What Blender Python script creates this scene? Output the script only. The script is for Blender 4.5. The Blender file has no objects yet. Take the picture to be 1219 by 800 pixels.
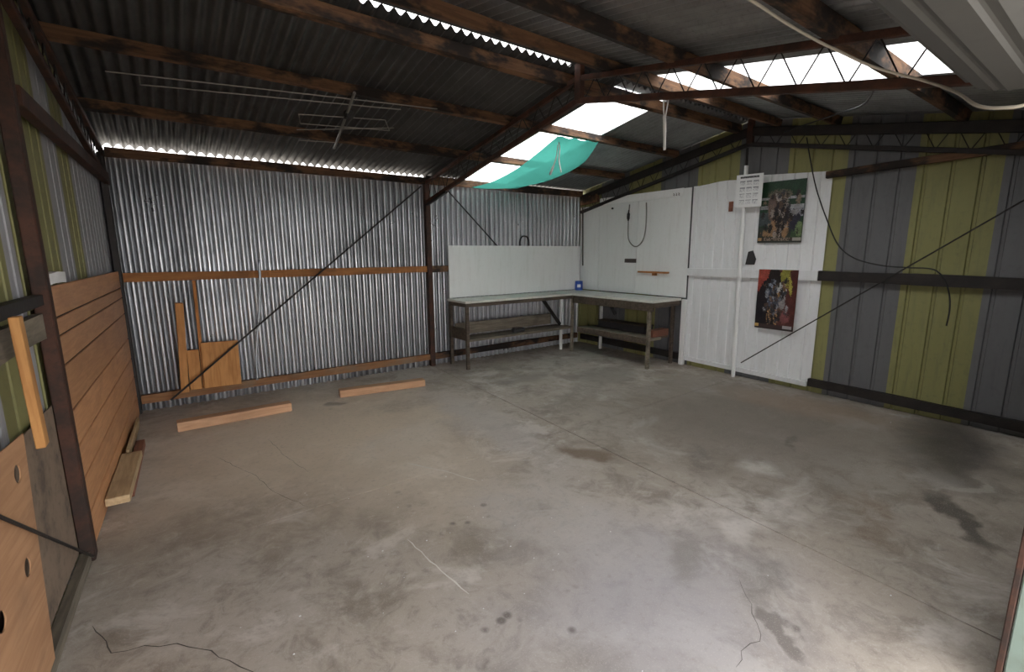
import bpy, bmesh, math, random
from mathutils import Vector, Matrix
random.seed(7)
scene = bpy.context.scene
col = scene.collection
R = math.radians

# ------------------------------------------------------------------ camera
YAW, PITCH, ROLL, FPX = .638, -.1768, -.0057, 560.61
F = Vector((math.sin(YAW)*math.cos(PITCH), math.cos(YAW)*math.cos(PITCH), math.sin(PITCH)))
RT = Vector((math.cos(YAW), -math.sin(YAW), 0)); UP = RT.cross(F)
RT, UP = RT*math.cos(ROLL)+UP*math.sin(ROLL), UP*math.cos(ROLL)-RT*math.sin(ROLL)
cd = bpy.data.cameras.new('camera'); cam = bpy.data.objects.new('camera', cd); col.objects.link(cam)
cd.sensor_width = 36; cd.lens = FPX/1219*36; cd.clip_start = .02
m = Matrix((RT, UP, -F)).transposed().to_4x4(); m.translation = (.3484, -6.003, 1.6)
cam.matrix_world = m
scene.camera = cam

# ------------------------------------------------------------------ sky and exposure
w = bpy.data.worlds.new('overcast_sky'); scene.world = w; w.use_nodes = True
bg = w.node_tree.nodes['Background']; bg.inputs[0].default_value = (1, .99, .98, 1); bg.inputs[1].default_value = 1.0
vs = scene.view_settings
vs.view_transform = 'Standard'; vs.look = 'None'; vs.gamma = 1; vs.use_curve_mapping = False
vs.exposure = 3.0

# ------------------------------------------------------------------ room dimensions
W = 6.2922                                   # right wall at the back corner
def LX(y): return .0539*y                    # inner face of the left wall
def RX(y): return W + .0253*y                # inner face of the right wall
RIDGE = -2.93; FRONT = -5.88
def roof(y):                                 # middle of the roof sheets
    return 2.62 + .178*(-y) if y > RIDGE else 2.62 + .178*(y + 5.86)

# ------------------------------------------------------------------ node helpers
class NT:
    def __init__(s, name):
        s.m = bpy.data.materials.new(name); s.m.use_nodes = True
        s.t = s.m.node_tree; s.b = s.t.nodes['Principled BSDF']; s.out = s.t.nodes['Material Output']
    def n(s, typ, **kw):
        nd = s.t.nodes.new(typ)
        for k, v in kw.items(): setattr(nd, k, v)
        return nd
    def l(s, a, b): s.t.links.new(a, b)
    def setv(s, sock, v):
        if hasattr(v, 'is_output') or isinstance(v, bpy.types.NodeSocket): s.l(v, sock)
        elif isinstance(v, (tuple, list)) and len(v) == 3 and sock.type == 'RGBA': sock.default_value = (*v, 1)
        else: sock.default_value = v
    def coord(s, scale=(1, 1, 1), kind='Object', loc=(0, 0, 0), rot=(0, 0, 0)):
        tc = s.n('ShaderNodeTexCoord'); mp = s.n('ShaderNodeMapping')
        s.l(tc.outputs[kind], mp.inputs['Vector']); mp.inputs['Scale'].default_value = scale
        mp.inputs['Location'].default_value = loc; mp.inputs['Rotation'].default_value = rot
        return mp.outputs[0]
    def rnd(s): return s.n('ShaderNodeObjectInfo').outputs['Random']
    def noise(s, vec, scale=5, detail=4, rough=.6, dist=0):
        nd = s.n('ShaderNodeTexNoise'); s.l(vec, nd.inputs['Vector'])
        nd.inputs['Scale'].default_value = scale; nd.inputs['Detail'].default_value = detail
        nd.inputs['Roughness'].default_value = rough; nd.inputs['Distortion'].default_value = dist
        return nd.outputs[0]
    def ramp(s, f, a, b, va=0., vb=1.):
        nd = s.n('ShaderNodeMapRange', interpolation_type='SMOOTHSTEP'); s.setv(nd.inputs[0], f)
        for i, v in enumerate((a, b, va, vb)): nd.inputs[i+1].default_value = v
        return nd.outputs[0]
    def mix(s, f, a, b, mode='MIX'):
        nd = s.n('ShaderNodeMix', data_type='RGBA', blend_type=mode)
        s.setv(nd.inputs[0], f); s.setv(nd.inputs[6], a); s.setv(nd.inputs[7], b)
        return nd.outputs[2]
    def math(s, op, a, b=0., c=0.):
        nd = s.n('ShaderNodeMath', operation=op)
        s.setv(nd.inputs[0], a); s.setv(nd.inputs[1], b); s.setv(nd.inputs[2], c)
        return nd.outputs[0]
    def vadd(s, vec, v):
        nd = s.n('ShaderNodeVectorMath', operation='ADD'); s.l(vec, nd.inputs[0]); s.setv(nd.inputs[1], v); return nd.outputs[0]
    def bump(s, h, st=.3, d=.01):
        nd = s.n('ShaderNodeBump'); nd.inputs['Strength'].default_value = st; nd.inputs['Distance'].default_value = d
        s.l(h, nd.inputs['Height']); s.l(nd.outputs[0], s.b.inputs['Normal'])
    def fin(s, colr, rough=.7, metal=0., spec=None):
        s.setv(s.b.inputs['Base Color'], colr); s.setv(s.b.inputs['Roughness'], rough); s.setv(s.b.inputs['Metallic'], metal)
        if spec is not None: s.b.inputs['Specular IOR Level'].default_value = spec
        return s.m

def m_wood(name, a, b, dirt=(.05, .035, .025), dirt_amt=.4, grain=1., rough=.8, lo=.45, hi=.75):
    t = NT(name); r = t.rnd()
    off = t.n('ShaderNodeCombineXYZ'); t.l(t.math('MULTIPLY', r, 37.), off.inputs[0]); t.l(t.math('MULTIPLY', r, 91.), off.inputs[1])
    v = t.vadd(t.coord((1.2, 14, 14)), off.outputs[0])
    g = t.noise(v, 2.2*grain, 5, .6, .8)
    c = t.mix(t.ramp(g, .3, .7), a, b)
    v2 = t.vadd(t.coord((1, 2, 2)), off.outputs[0])
    d = t.noise(v2, 2.6, 4, .65)
    c = t.mix(t.math('MULTIPLY', t.ramp(d, lo, hi), dirt_amt), c, dirt)
    c = t.mix(1., c, t.ramp(r, 0, 1, .85, 1.12), 'MULTIPLY')
    t.bump(g, .25, .004)
    return t.fin(c, rough)

def m_rust(name, a, b, rough=.75, metal=.2, scale=6):
    t = NT(name); v = t.coord()
    n1 = t.noise(v, scale, 6, .7); n2 = t.noise(v, scale*7, 3, .6)
    c = t.mix(t.ramp(n1, .35, .65), a, b); c = t.mix(t.ramp(n2, .55, .75, 0, .5), c, (.02, .014, .01))
    t.bump(n2, .3, .003)
    return t.fin(c, rough, metal)

def m_galv(name, a, b, rough=.42, metal=.75, streak=.35, speck=.25):
    t = NT(name); v = t.coord(); r = t.rnd()
    n1 = t.noise(v, 2.2, 5, .65); n2 = t.noise(t.coord((30, 30, 1.2)), 1.5, 4, .6); n3 = t.noise(v, 45, 2, .5)
    c = t.mix(t.ramp(n1, .3, .7), a, b)
    c = t.mix(t.ramp(n2, .5, .8, 0, streak), c, (.10, .10, .105))
    c = t.mix(t.ramp(n3, .35, .7, 0, speck), c, (.6, .62, .64))
    c = t.mix(1., c, t.ramp(r, 0, 1, .82, 1.08), 'MULTIPLY')
    t.b.inputs['Anisotropic'].default_value = 0.
    return t.fin(c, t.ramp(n1, .3, .7, rough-.07, rough+.1), metal)

def m_paint(name, c0, dirt=(.1, .09, .07), amt=.35, rough=.55, scale=3, vert=True, spec=.4):
    t = NT(name); n1 = t.noise(t.coord((6, 6, .8) if vert else (1, 1, 1)), scale, 5, .65); n2 = t.noise(t.coord(), 22, 4, .6)
    c = t.mix(t.ramp(n1, .45, .8, 0, amt), c0, dirt); c = t.mix(t.ramp(n2, .5, .8, 0, amt*.7), c, dirt)
    c = t.mix(1., c, t.ramp(t.rnd(), 0, 1, .93, 1.05), 'MULTIPLY')
    return t.fin(c, rough, 0, spec)

def m_plain(name, c, rough=.6, metal=0.):
    t = NT(name); n1 = t.noise(t.coord(), 12, 4, .6)
    return t.fin(t.mix(t.ramp(n1, .3, .8, 0, .35), c, tuple(x*.55 for x in c)), rough, metal)

M = {}
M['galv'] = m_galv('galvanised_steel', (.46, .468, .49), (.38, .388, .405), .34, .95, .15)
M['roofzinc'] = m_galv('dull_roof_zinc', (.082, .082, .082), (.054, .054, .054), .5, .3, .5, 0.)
M['roofzinc_lit'] = m_galv('lit_roof_zinc', (.34, .35, .36), (.25, .255, .26), .36, .8, .35, 0.)  # lighter copy of the roof zinc, bounce light put into the colour
M['purlin'] = m_wood('old_hardwood', (.185, .095, .046), (.095, .044, .022), (.011, .008, .007), .97, 1., .85, .42, .58)
M['girt'] = m_wood('orange_brown_hardwood', (.44, .185, .055), (.28, .11, .035), (.05, .025, .012), .5)
M['rail'] = m_wood('dusty_hardwood', (.30, .145, .06), (.19, .085, .035), (.22, .18, .13), .6)
M['rust'] = m_rust('rusty_steel', (.075, .030, .018), (.030, .018, .014))
M['rust_red'] = m_rust('red_oxide_steel', (.10, .038, .022), (.04, .02, .014))
M['dark_steel'] = m_rust('dark_weathered_steel', (.030, .024, .022), (.014, .012, .012), .6, .3)
M['pine'] = m_wood('raw_pine', (.66, .40, .24), (.52, .29, .16), (.20, .12, .07), .4)
M['orange_pine'] = m_wood('orange_pine', (.52, .25, .085), (.38, .165, .05), (.18, .08, .03), .4)
M['pale_pine'] = m_wood('pale_pine', (.52, .38, .22), (.38, .27, .15), (.2, .14, .09), .4)
M['stick'] = m_wood('yellow_pine', (.60, .30, .10), (.45, .20, .06), (.2, .1, .04), .3)
M['redwood'] = m_wood('red_hardwood', (.26, .10, .06), (.17, .065, .04))
M['greywood'] = m_wood('weathered_grey_timber', (.22, .185, .14), (.12, .10, .075), (.04, .03, .025), .6)
M['bench_wood'] = m_wood('stained_bench_timber', (.115, .086, .062), (.055, .04, .03), (.02, .016, .014), .6)
M['panel'] = m_wood('brown_wood_panelling', (.56, .285, .135), (.44, .21, .095), (.26, .12, .06), .4, 1.4, .5)
M['ply'] = m_wood('plywood', (.42, .23, .12), (.33, .17, .085), (.18, .10, .06), .4, .8)
M['fibre'] = m_paint('grey_brown_fibre_sheet', (.20, .145, .105), (.05, .04, .032), .9, .9, 4, False)
M['white'] = m_paint('white_board', (.79, .79, .785), (.48, .45, .41), .22, .5, 2)
M['white_metal'] = m_paint('white_painted_steel', (.73, .735, .745), (.42, .40, .38), .25, .5, 3)
M['bench_top'] = m_paint('scuffed_white_bench_top', (.66, .65, .61), (.28, .23, .17), .55, .5, 3, False)
M['yellow'] = m_paint('faded_yellow_paint', (.25, .238, .095), (.12, .115, .07), .45, .6, 3)
M['grey'] = m_paint('faded_grey_paint', (.135, .135, .14), (.07, .07, .07), .4, .6, 3)
M['lgrey'] = m_paint('pale_grey_paint', (.34, .34, .36), (.16, .15, .14), .4, .6, 3)
M['door'] = m_paint('pale_roller_curtain', (.075, .074, .071), (.055, .052, .05), .5, .6, 3, False)
M['green_jamb'] = m_paint('pale_green_paint', (.18, .235, .205), (.1, .1, .08), .35, .6, 5, False)
M['black'] = m_plain('black_rubber', (.014, .013, .013), .6)
M['darkpart'] = m_plain('dark_clutter', (.03, .028, .03), .7)
M['wire'] = m_plain('bare_aluminium', (.28, .265, .245), .5, .6)
M['cord_white'] = m_plain('off_white_cord', (.55, .50, .42), .8)
M['rope'] = m_plain('white_rope', (.8, .8, .78), .9)
M['blue'] = m_plain('blue_tin_paint', (.03, .09, .42), .4)
M['white_label'] = m_plain('white_label', (.8, .8, .8), .6)
M['plate'] = m_plain('dark_plate', (.06, .045, .04), .5)
M['crack'] = m_plain('crack_dirt', (.09, .08, .07), .95)
M['chalk'] = m_plain('pale_scrape', (.70, .67, .62), .95)
M['earth'] = m_plain('outside_concrete', (.40, .365, .32), .95)
M['clear'] = m_plain('clear_tube', (.45, .48, .52), .25, .3)

def m_sheetlight(name, tint, tr, tl, df):
    t = NT(name); t.t.nodes.remove(t.b)
    a = t.n('ShaderNodeBsdfTransparent'); b = t.n('ShaderNodeBsdfTranslucent'); c = t.n('ShaderNodeBsdfDiffuse')
    nz = t.noise(t.coord((3, 3, 3)), 3, 4, .6)
    cc = t.mix(t.ramp(nz, .4, .8, 0, .3), tint, tuple(x*.75 for x in tint))
    for nd in (a, b, c): t.l(cc, nd.inputs[0])
    m1 = t.n('ShaderNodeMixShader'); m1.inputs[0].default_value = tl/(tr+tl); t.l(a.outputs[0], m1.inputs[1]); t.l(b.outputs[0], m1.inputs[2])
    m2 = t.n('ShaderNodeMixShader'); m2.inputs[0].default_value = df; t.l(m1.outputs[0], m2.inputs[1]); t.l(c.outputs[0], m2.inputs[2])
    t.l(m2.outputs[0], t.out.inputs[0])
    return t.m
M['skylight'] = m_sheetlight('translucent_fibreglass', (.76, .77, .77), .5, .5, .1)
M['cloth'] = m_sheetlight('green_shade_cloth', (.06, .29, .24), .3, .7, .55)

def m_print(name):
    t = NT(name); a = t.n('ShaderNodeVertexColor'); a.layer_name = 'print'
    return t.fin(a.outputs[0], .4, 0, .4)
M['print'] = m_print('printed_paper')

# concrete: colour, stains, scuffs and some painted light and shade
def m_concrete():
    t = NT('stained_concrete'); P = t.coord()
    big = t.noise(P, .55, 5, .6, .3); mid = t.noise(P, 2.6, 6, .68, .4); fine = t.noise(P, 28, 4, .7); grit = t.noise(P, 140, 2, .6)
    c = t.mix(t.ramp(big, .35, .65), (.37, .335, .29), (.44, .415, .38))
    c = t.mix(t.ramp(mid, .46, .66, 0, .85), c, (.235, .208, .178))
    m2 = t.noise(t.vadd(P, (3, 1, 0)), 7.5, 6, .75, .9); c = t.mix(t.ramp(m2, .50, .68, 0, .6), c, (.22, .20, .175)); c = t.mix(t.ramp(m2, .30, .46, .5, 0), c, (.52, .50, .47))
    c = t.mix(t.ramp(t.noise(t.vadd(P, (5, 9, 0)), 1.7, 6, .7, .5), .52, .66, 0, .75), c, (.58, .565, .54))
    sx = t.n('ShaderNodeSeparateXYZ'); wob = t.n('ShaderNodeTexNoise'); t.l(P, wob.inputs[0]); wob.inputs['Scale'].default_value = 3.2; wob.inputs['Detail'].default_value = 5
    wv = t.n('ShaderNodeVectorMath', operation='SUBTRACT'); t.l(wob.outputs[1], wv.inputs[0]); wv.inputs[1].default_value = (.5, .5, .5)
    ws = t.n('ShaderNodeVectorMath', operation='SCALE'); t.l(wv.outputs[0], ws.inputs[0]); ws.inputs['Scale'].default_value = .55
    wa = t.n('ShaderNodeVectorMath', operation='ADD'); t.l(P, wa.inputs[0]); t.l(ws.outputs[0], wa.inputs[1]); PW = wa.outputs[0]
    def blob(cx, cy, rx, ry, rot=0, soft=.6, warp=True):
        mp = t.n('ShaderNodeMapping'); mp.vector_type = 'TEXTURE'; t.l(PW if warp else P, mp.inputs[0])
        mp.inputs['Location'].default_value = (cx, cy, 0); mp.inputs['Rotation'].default_value = (0, 0, rot); mp.inputs['Scale'].default_value = (rx, ry, 50)
        ln = t.n('ShaderNodeVectorMath', operation='LENGTH'); t.l(mp.outputs[0], ln.inputs[0])
        return t.ramp(ln.outputs['Value'], 1-soft, 1, 1, 0)
    # dusty warm patch, bluish worn patch, painted shade, damp and oil stains
    c = t.mix(t.math('MULTIPLY', blob(1.3, -1.7, 2.2, 2.1, 0, .85), .8), c, (.74, .64, .51))  # warm dust, lightened further to offset the falloff of door light
    c = t.mix(t.math('MULTIPLY', blob(1.75, -3.1, .9, 1.0, .3, .9), .5), c, (.64, .575, .48))
    c = t.mix(t.math('MULTIPLY', blob(2.0, -4.85, 1.3, 1.0, 0, .9), .75), c, (.35, .355, .395))  # bluish wear, darkened further against the strong light by the door
    c = t.mix(t.math('MULTIPLY', blob(2.7, -2.3, .35, 1.7, -.06, .8), .55), c, (.48, .47, .46))
    c = t.mix(t.math('MULTIPLY', blob(4.7, -3.9, 2.2, 2.4, .2, .85), .85), c, (.15, .132, .112))  # shade on the side the door light misses, painted into the colour
    c = t.mix(t.math('MULTIPLY', blob(5.45, -5.2, 1.35, .50, .22, .75), .9), c, (.07, .064, .058))
    c = t.mix(t.math('MULTIPLY', blob(4.05, -5.55, .5, .10, .5, .6), .8), c, (.06, .055, .05))
    c = t.mix(t.math('MULTIPLY', blob(4.62, -5.45, .34, .06, -.5, .5), .8), c, (.38, .36, .33))
    c = t.mix(t.math('MULTIPLY', blob(2.93, -3.5, .16, .22, .4, .6), .8), c, (.16, .12, .085))
    c = t.mix(t.math('MULTIPLY', blob(4.9, -1.9, .8, .45, .1, .6), .55), c, (.22, .21, .19))
    c = t.mix(t.math('MULTIPLY', blob(4.0, -1.35, .55, .3, .2, .7), .55), c, (.23, .215, .195))
    c = t.mix(t.math('MULTIPLY', blob(1.75, -1.02, .16, .12, 0, .7), .6), c, (.17, .155, .14))
    c = t.mix(t.math('MULTIPLY', blob(2.45, -4.75, .30, .14, .5, .7), .6), c, (.22, .21, .20))
    c = t.mix(t.math('MULTIPLY', blob(2.3, -5.3, .16, .05, .6, .5), .7), c, (.14, .13, .125))
    c = t.mix(t.math('MULTIPLY', blob(2.95, -4.75, .25, .18, .3, .8), .6), c, (.66, .65, .64))
    c = t.mix(t.math('MULTIPLY', blob(5.6, -4.0, .5, 1.2, .1, .8), .4), c, (.30, .21, .15))
    for (bx_, by_, ra, rb_, ro, am, cl_) in [(1.0, -.55, .5, .12, .1, .5, (.2, .18, .16)), (3.9, -2.4, .9, .35, .4, .6, (.2, .185, .165)), (5.3, -2.9, .7, .5, 0, .4, (.26, .24, .21)),
        (3.6, -4.1, .35, .16, .5, .6, (.15, .135, .12)), (4.5, -4.35, .28, .07, .3, .7, (.09, .08, .07)), (3.75, -4.45, .25, .2, 0, .6, (.55, .54, .52)), (3.3, -4.85, .22, .16, .4, .65, (.6, .59, .57)),
        (3.7, -5.2, .6, .22, .5, .6, (.2, .15, .11)), (4.9, -4.6, .7, .25, -.2, .4, (.26, .23, .20)), (2.1, -4.0, .5, .8, .3, .45, (.5, .5, .5)), (.5, -2.9, .9, .5, .2, .4, (.25, .21, .17)), (1.9, -2.3, .7, .4, .3, .5, (.64, .6, .54)),
        (2.55, -5.1, .35, .12, .7, .6, (.2, .19, .18)), (1.3, -4.95, .5, .3, .2, .5, (.22, .205, .19)), (2.3, -1.4, .6, .3, .1, .4, (.28, .25, .215))]:
        c = t.mix(t.math('MULTIPLY', t.math('MULTIPLY', blob(bx_, by_, ra, rb_, ro, .7), t.ramp(m2, .30, .60, .25, 1.)), am), c, cl_)
    # spots of oil gathered in two patches
    vo = t.n('ShaderNodeTexVoronoi'); vo.inputs['Scale'].default_value = 11; t.l(P, vo.inputs[0])
    spot = t.ramp(vo.outputs['Distance'], .12, .34, 1, 0)
    pm = t.math('MAXIMUM', blob(1.42, -4.65, .42, .42, 0, .6), blob(1.62, -3.55, .45, .6, .2, .7))
    pm = t.math('MULTIPLY', pm, t.ramp(t.noise(P, 5, 2, .5), .47, .58))
    c = t.mix(t.math('MULTIPLY', t.math('MULTIPLY', spot, pm), .75), c, (.11, .10, .095))
    # hairline crazing, grit
    c = t.mix(t.ramp(fine, .5, .8, 0, .4), c, (.24, .22, .195))
    c = t.mix(t.ramp(grit, .55, .75, 0, .35), c, (.60, .585, .56))
    c = t.mix(1., c, (1.04, .985, .95), 'MULTIPLY')
    hb = t.math('ADD', t.math('MULTIPLY', fine, .5), t.math('MULTIPLY', grit, .4))
    t.bump(hb, .25, .004)
    damp = blob(5.35, -5.25, 1.15, .42, .25, .5)
    rg = t.math('SUBTRACT', t.ramp(mid, .3, .75, .72, .52), t.math('MULTIPLY', damp, .25))
    return t.fin(c, rg, 0, .22)
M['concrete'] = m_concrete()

# ------------------------------------------------------------------ object helpers
def tag(o, label=None, cat=None, group=None, kind=None):
    if label: o['label'] = label
    if cat: o['category'] = cat
    if group: o['group'] = group
    if kind: o['kind'] = kind
    return o
def empty(name, loc, label=None, cat=None, group=None, kind=None):
    o = bpy.data.objects.new(name, None); col.objects.link(o); o.location = loc; o.empty_display_size = .1
    bpy.context.view_layer.update()
    return tag(o, label, cat, group, kind)
def link(name, me, mat, parent=None, mw=None):
    o = bpy.data.objects.new(name, me); col.objects.link(o)
    if mat is not None and not me.materials: me.materials.append(M[mat])
    if mw is not None: o.matrix_world = mw
    if parent:
        o.parent = parent; o.matrix_parent_inverse = Matrix.Translation(-Vector(parent.matrix_world.translation)) if parent.parent is None else parent.matrix_world.inverted()
    return o
def mesh(name, v, f, smooth=False):
    me = bpy.data.meshes.new(name); me.from_pydata([tuple(x) for x in v], [], f); me.update()
    if smooth: me.polygons.foreach_set('use_smooth', [True]*len(me.polygons))
    return me
def frame(p0, p1, roll=0., up=(0, 0, 1)):
    p0, p1 = Vector(p0), Vector(p1); x = (p1-p0).normalized(); u = Vector(up)
    if abs(x.dot(u)) > .95: u = Vector((0, 1, 0))
    y = u.cross(x).normalized(); z = x.cross(y)
    mm = Matrix((x, y, z)).transposed().to_4x4(); mm.translation = (p0+p1)/2
    if roll: mm = mm @ Matrix.Rotation(roll, 4, 'X')
    return mm, (p1-p0).length
def boxmesh(name, sx, sy, sz, bev=.003):
    bm = bmesh.new(); bmesh.ops.create_cube(bm, size=1)
    bmesh.ops.scale(bm, vec=(sx, sy, sz), verts=bm.verts)
    if bev: bmesh.ops.bevel(bm, geom=bm.edges[:], offset=min(bev, min(sx, sy, sz)*.3), segments=1, affect='EDGES')
    me = bpy.data.meshes.new(name); bm.to_mesh(me); bm.free(); return me
def beam(name, p0, p1, wid, hei, mat, parent=None, roll=0., bev=.004, up=(0, 0, 1), wob=0.):
    mm, L = frame(p0, p1, roll, up)
    if not wob: return link(name, boxmesh(name, L, wid, hei, bev), mat, parent, mm)
    n = 12; vs_, fs = [], []                     # an old timber: slightly bowed and uneven along its length
    ph = random.random()*9
    for i in range(n+1):
        s = i/n; dy = wob*math.sin(3*s+ph); dz = wob*math.sin(5*s+2*ph)*.6; k = 1+.06*math.sin(11*s+ph)
        for a, b in ((-1, -1), (1, -1), (1, 1), (-1, 1)): vs_.append((L*(s-.5), a*wid/2*k+dy, b*hei/2*k+dz))
    for i in range(n):
        for j in range(4): fs.append((4*i+j, 4*i+4+j, 4*i+4+(j+1) % 4, 4*i+(j+1) % 4))
    fs += [(3, 2, 1, 0)[::-1], tuple(4*n+j for j in range(4))]
    return link(name, mesh(name, vs_, [tuple(reversed(f)) for f in fs]), mat, parent, mm)
def box(name, lo, hi, mat, parent=None, bev=.003):
    c = [(a+b)/2 for a, b in zip(lo, hi)]; s = [abs(b-a) for a, b in zip(lo, hi)]
    return link(name, boxmesh(name, *s, bev), mat, parent, Matrix.Translation(c))
_rod = {}
def rodmesh(seg=8):
    if seg not in _rod:
        v = [(s, .5*math.cos(2*math.pi*i/seg), .5*math.sin(2*math.pi*i/seg)) for s in (-.5, .5) for i in range(seg)]
        f = [(i, (i+1) % seg, seg+(i+1) % seg, seg+i) for i in range(seg)] + [tuple(range(seg))[::-1], tuple(range(seg, 2*seg))]
        _rod[seg] = (v, f)
    return _rod[seg]
_rods = {}
def rod(name, p0, p1, d, mat, parent=None, seg=8):
    mm, L = frame(p0, p1)
    key = (name, mat, seg)
    if key not in _rods: _rods[key] = mesh(name, *rodmesh(seg))
    mm = mm @ Matrix.Diagonal((L, d, d, 1))
    return link(name, _rods[key], mat, parent, mm)
def smoothpts(pts, n=6):
    P = [Vector(p) for p in pts]; out = []
    for i in range(len(P)-1):
        a, b, c, d = P[max(i-1, 0)], P[i], P[i+1], P[min(i+2, len(P)-1)]
        for k in range(n):
            t = k/n
            out.append(.5*((2*b)+(c-a)*t+(2*a-5*b+4*c-d)*t*t+(3*b-a-3*c+d)*t**3))
    return out+[P[-1]]
def tube(name, pts, r, mat, parent=None, seg=6, n=6):
    P = smoothpts(pts, n); v, f = [], []; prev = Vector((.3, .2, 1)).normalized()
    for i, p in enumerate(P):
        d = (P[min(i+1, len(P)-1)]-P[max(i-1, 0)]).normalized()
        a = (prev - d*prev.dot(d)).normalized(); prev = a; b = d.cross(a)
        rr = r[min(i*len(r)//len(P), len(r)-1)] if isinstance(r, (list, tuple)) else r
        v += [p+rr*(a*math.cos(2*math.pi*k/seg)+b*math.sin(2*math.pi*k/seg)) for k in range(seg)]
    for i in range(len(P)-1):
        f += [(seg*i+k, seg*i+(k+1) % seg, seg*i+seg+(k+1) % seg, seg*i+seg+k) for k in range(seg)]
    f += [tuple(range(seg))[::-1], tuple(seg*(len(P)-1)+k for k in range(seg))]
    o = P[0].copy(); v = [x-o for x in v]
    return link(name, mesh(name, v, f, True), mat, parent, Matrix.Translation(o))

# ================================================================== THE SETTING
# ------------------------------------------------------------------ floor: four slabs with open joints
floor = empty('floor', (0, 0, 0), 'stained grey concrete floor of four slabs with open joints', kind='structure')
def slab(pts):
    n = len(pts); v = [(x, y, 0) for x, y in pts]+[(x, y, -.12) for x, y in pts]
    f = [tuple(range(n))]+[tuple(reversed(range(n, 2*n)))]+[(i, n+i, n+(i+1) % n, (i+1) % n) for i in range(n)]
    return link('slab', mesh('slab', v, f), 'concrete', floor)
def JX(y): return 3.346+.0612*y
g = .0045; CJ = -3.03
x0, x1, y0, y1 = -.6, 6.55, -6.25, .12
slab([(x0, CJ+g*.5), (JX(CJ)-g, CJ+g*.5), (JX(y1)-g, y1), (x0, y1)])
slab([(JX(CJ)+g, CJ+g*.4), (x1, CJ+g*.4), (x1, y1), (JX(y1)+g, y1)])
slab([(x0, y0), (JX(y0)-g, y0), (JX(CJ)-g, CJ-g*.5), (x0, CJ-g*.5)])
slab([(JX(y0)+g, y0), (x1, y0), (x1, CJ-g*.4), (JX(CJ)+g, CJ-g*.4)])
box('joint_bed', (x0, y0, -.14), (x1, y1, -.1), 'crack', floor, 0)
def ribbon(name, pts, wd, mat, jag=.015, z=.0008):
    P = []
    for i in range(len(pts)-1):
        a, b = Vector(pts[i]), Vector(pts[i+1]); k = max(2, int((b-a).length/.05))
        for j in range(k):
            q = a.lerp(b, j/k); P.append(q+Vector((random.uniform(-jag, jag), random.uniform(-jag, jag))) if (i or j) else q)
    P.append(Vector(pts[-1])); v, f = [], []
    for i, p in enumerate(P):
        d = (P[min(i+1, len(P)-1)]-P[max(i-1, 0)]).normalized(); nrm = Vector((-d.y, d.x))
        ww = wd*random.uniform(.5, 1.2)*(.35 if i in (0, len(P)-1) else 1)/2
        v += [(*(p+nrm*ww), z), (*(p-nrm*ww), z)]
    f = [(2*i, 2*i+1, 2*i+3, 2*i+2) for i in range(len(P)-1)]
    return link(name, mesh(name, v, f), mat, floor)
ribbon('crack', [(-.056, -3.454), (0, -3.6), (.028, -3.69), (.13, -3.73), (.236, -3.80), (.345, -3.92), (.468, -4.135), (.56, -4.32)], .0045, 'crack', .007)
ribbon('crack', [(2.482, -4.999), (2.363, -5.121), (2.26, -5.19), (2.18, -5.248), (2.08, -5.22), (1.985, -5.25)], .003, 'crack', .012)
ribbon('crack', [(.55, -1.75), (.75, -2.3), (.80, -2.6), (.95, -3.0)], .0025, 'crack', .006)
ribbon('crack', [(.95, -1.6), (1.0, -2.1), (1.08, -2.5)], .002, 'crack', .006)
ribbon('scrape', [(1.31, -3.70), (1.335, -4.05), (1.362, -4.28)], .008, 'chalk', .004)
ribbon('scrape', [(1.72, -2.78), (1.9, -3.1), (2.0, -3.36)], .008, 'chalk', .006)
# loose pale chips on the concrete
bm = bmesh.new()
for k in range(60):
    cx_, cy_ = random.gauss(1.6, .6), random.gauss(-3.9, .7)
    if k > 45: cx_, cy_ = random.uniform(.2, 5.8), random.uniform(-5.5, -.4)
    if cy_ < -5.7 or cx_ < 0: continue
    s_ = random.uniform(.002, .0045)
    bmesh.ops.create_icosphere(bm, subdivisions=1, radius=s_, matrix=Matrix.Translation((cx_, cy_, s_*.4)) @ Matrix.Diagonal((1.3, .9, .6, 1)))
me = bpy.data.meshes.new('floor_chips'); bm.to_mesh(me); bm.free()
tag(link('floor_chips', me, 'white_label'), 'tiny pale chips and grit scattered over the concrete floor', 'chips', kind='stuff')
# ground outside the doorway
gr = link('ground', mesh('ground', [(-25, -30, -.13), (30, -30, -.13), (30, 25, -.13), (-25, 25, -.13)], [(0, 1, 2, 3)]), 'earth')
tag(gr, 'plain ground outside around the shed', kind='structure')

# ------------------------------------------------------------------ sheet makers
PITCH_C = .083
def groove(u, depth):
    """corrugated iron: rounded crests with narrow steep valleys"""
    t = abs((u+.5) % 1-.5)
    if t < .27: return depth*(1-t/.27)**.9  # steeper than real sheeting, shaped to give dark stripes
    return -.006*math.sin(math.pi*(t-.27)/.46)
def corr_strip(name, s0, s1, place, t0, t1, mat, parent, amp=.010, phase=0., nt=1, per=8, deep=0.):
    """corrugated sheet: s across the corrugations, t along; place(s, t, depth) -> point"""
    n = max(2, int(round((s1-s0)/PITCH_C*per))); v, f = [], []
    for j in range(nt+1):
        for i in range(n+1):
            s = s0+(s1-s0)*i/n
            tt = (t0(s) if callable(t0) else t0); te = (t1(s) if callable(t1) else t1)
            v.append(place(s, tt+(te-tt)*j/nt, groove(s/PITCH_C, deep) if deep else amp*math.cos(2*math.pi*s/PITCH_C+phase)))
    for j in range(nt):
        for i in range(n): a = j*(n+1)+i; f.append((a, a+1, a+n+2, a+n+1))
    return link(name, mesh(name, v, f, True), mat, parent)
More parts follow.
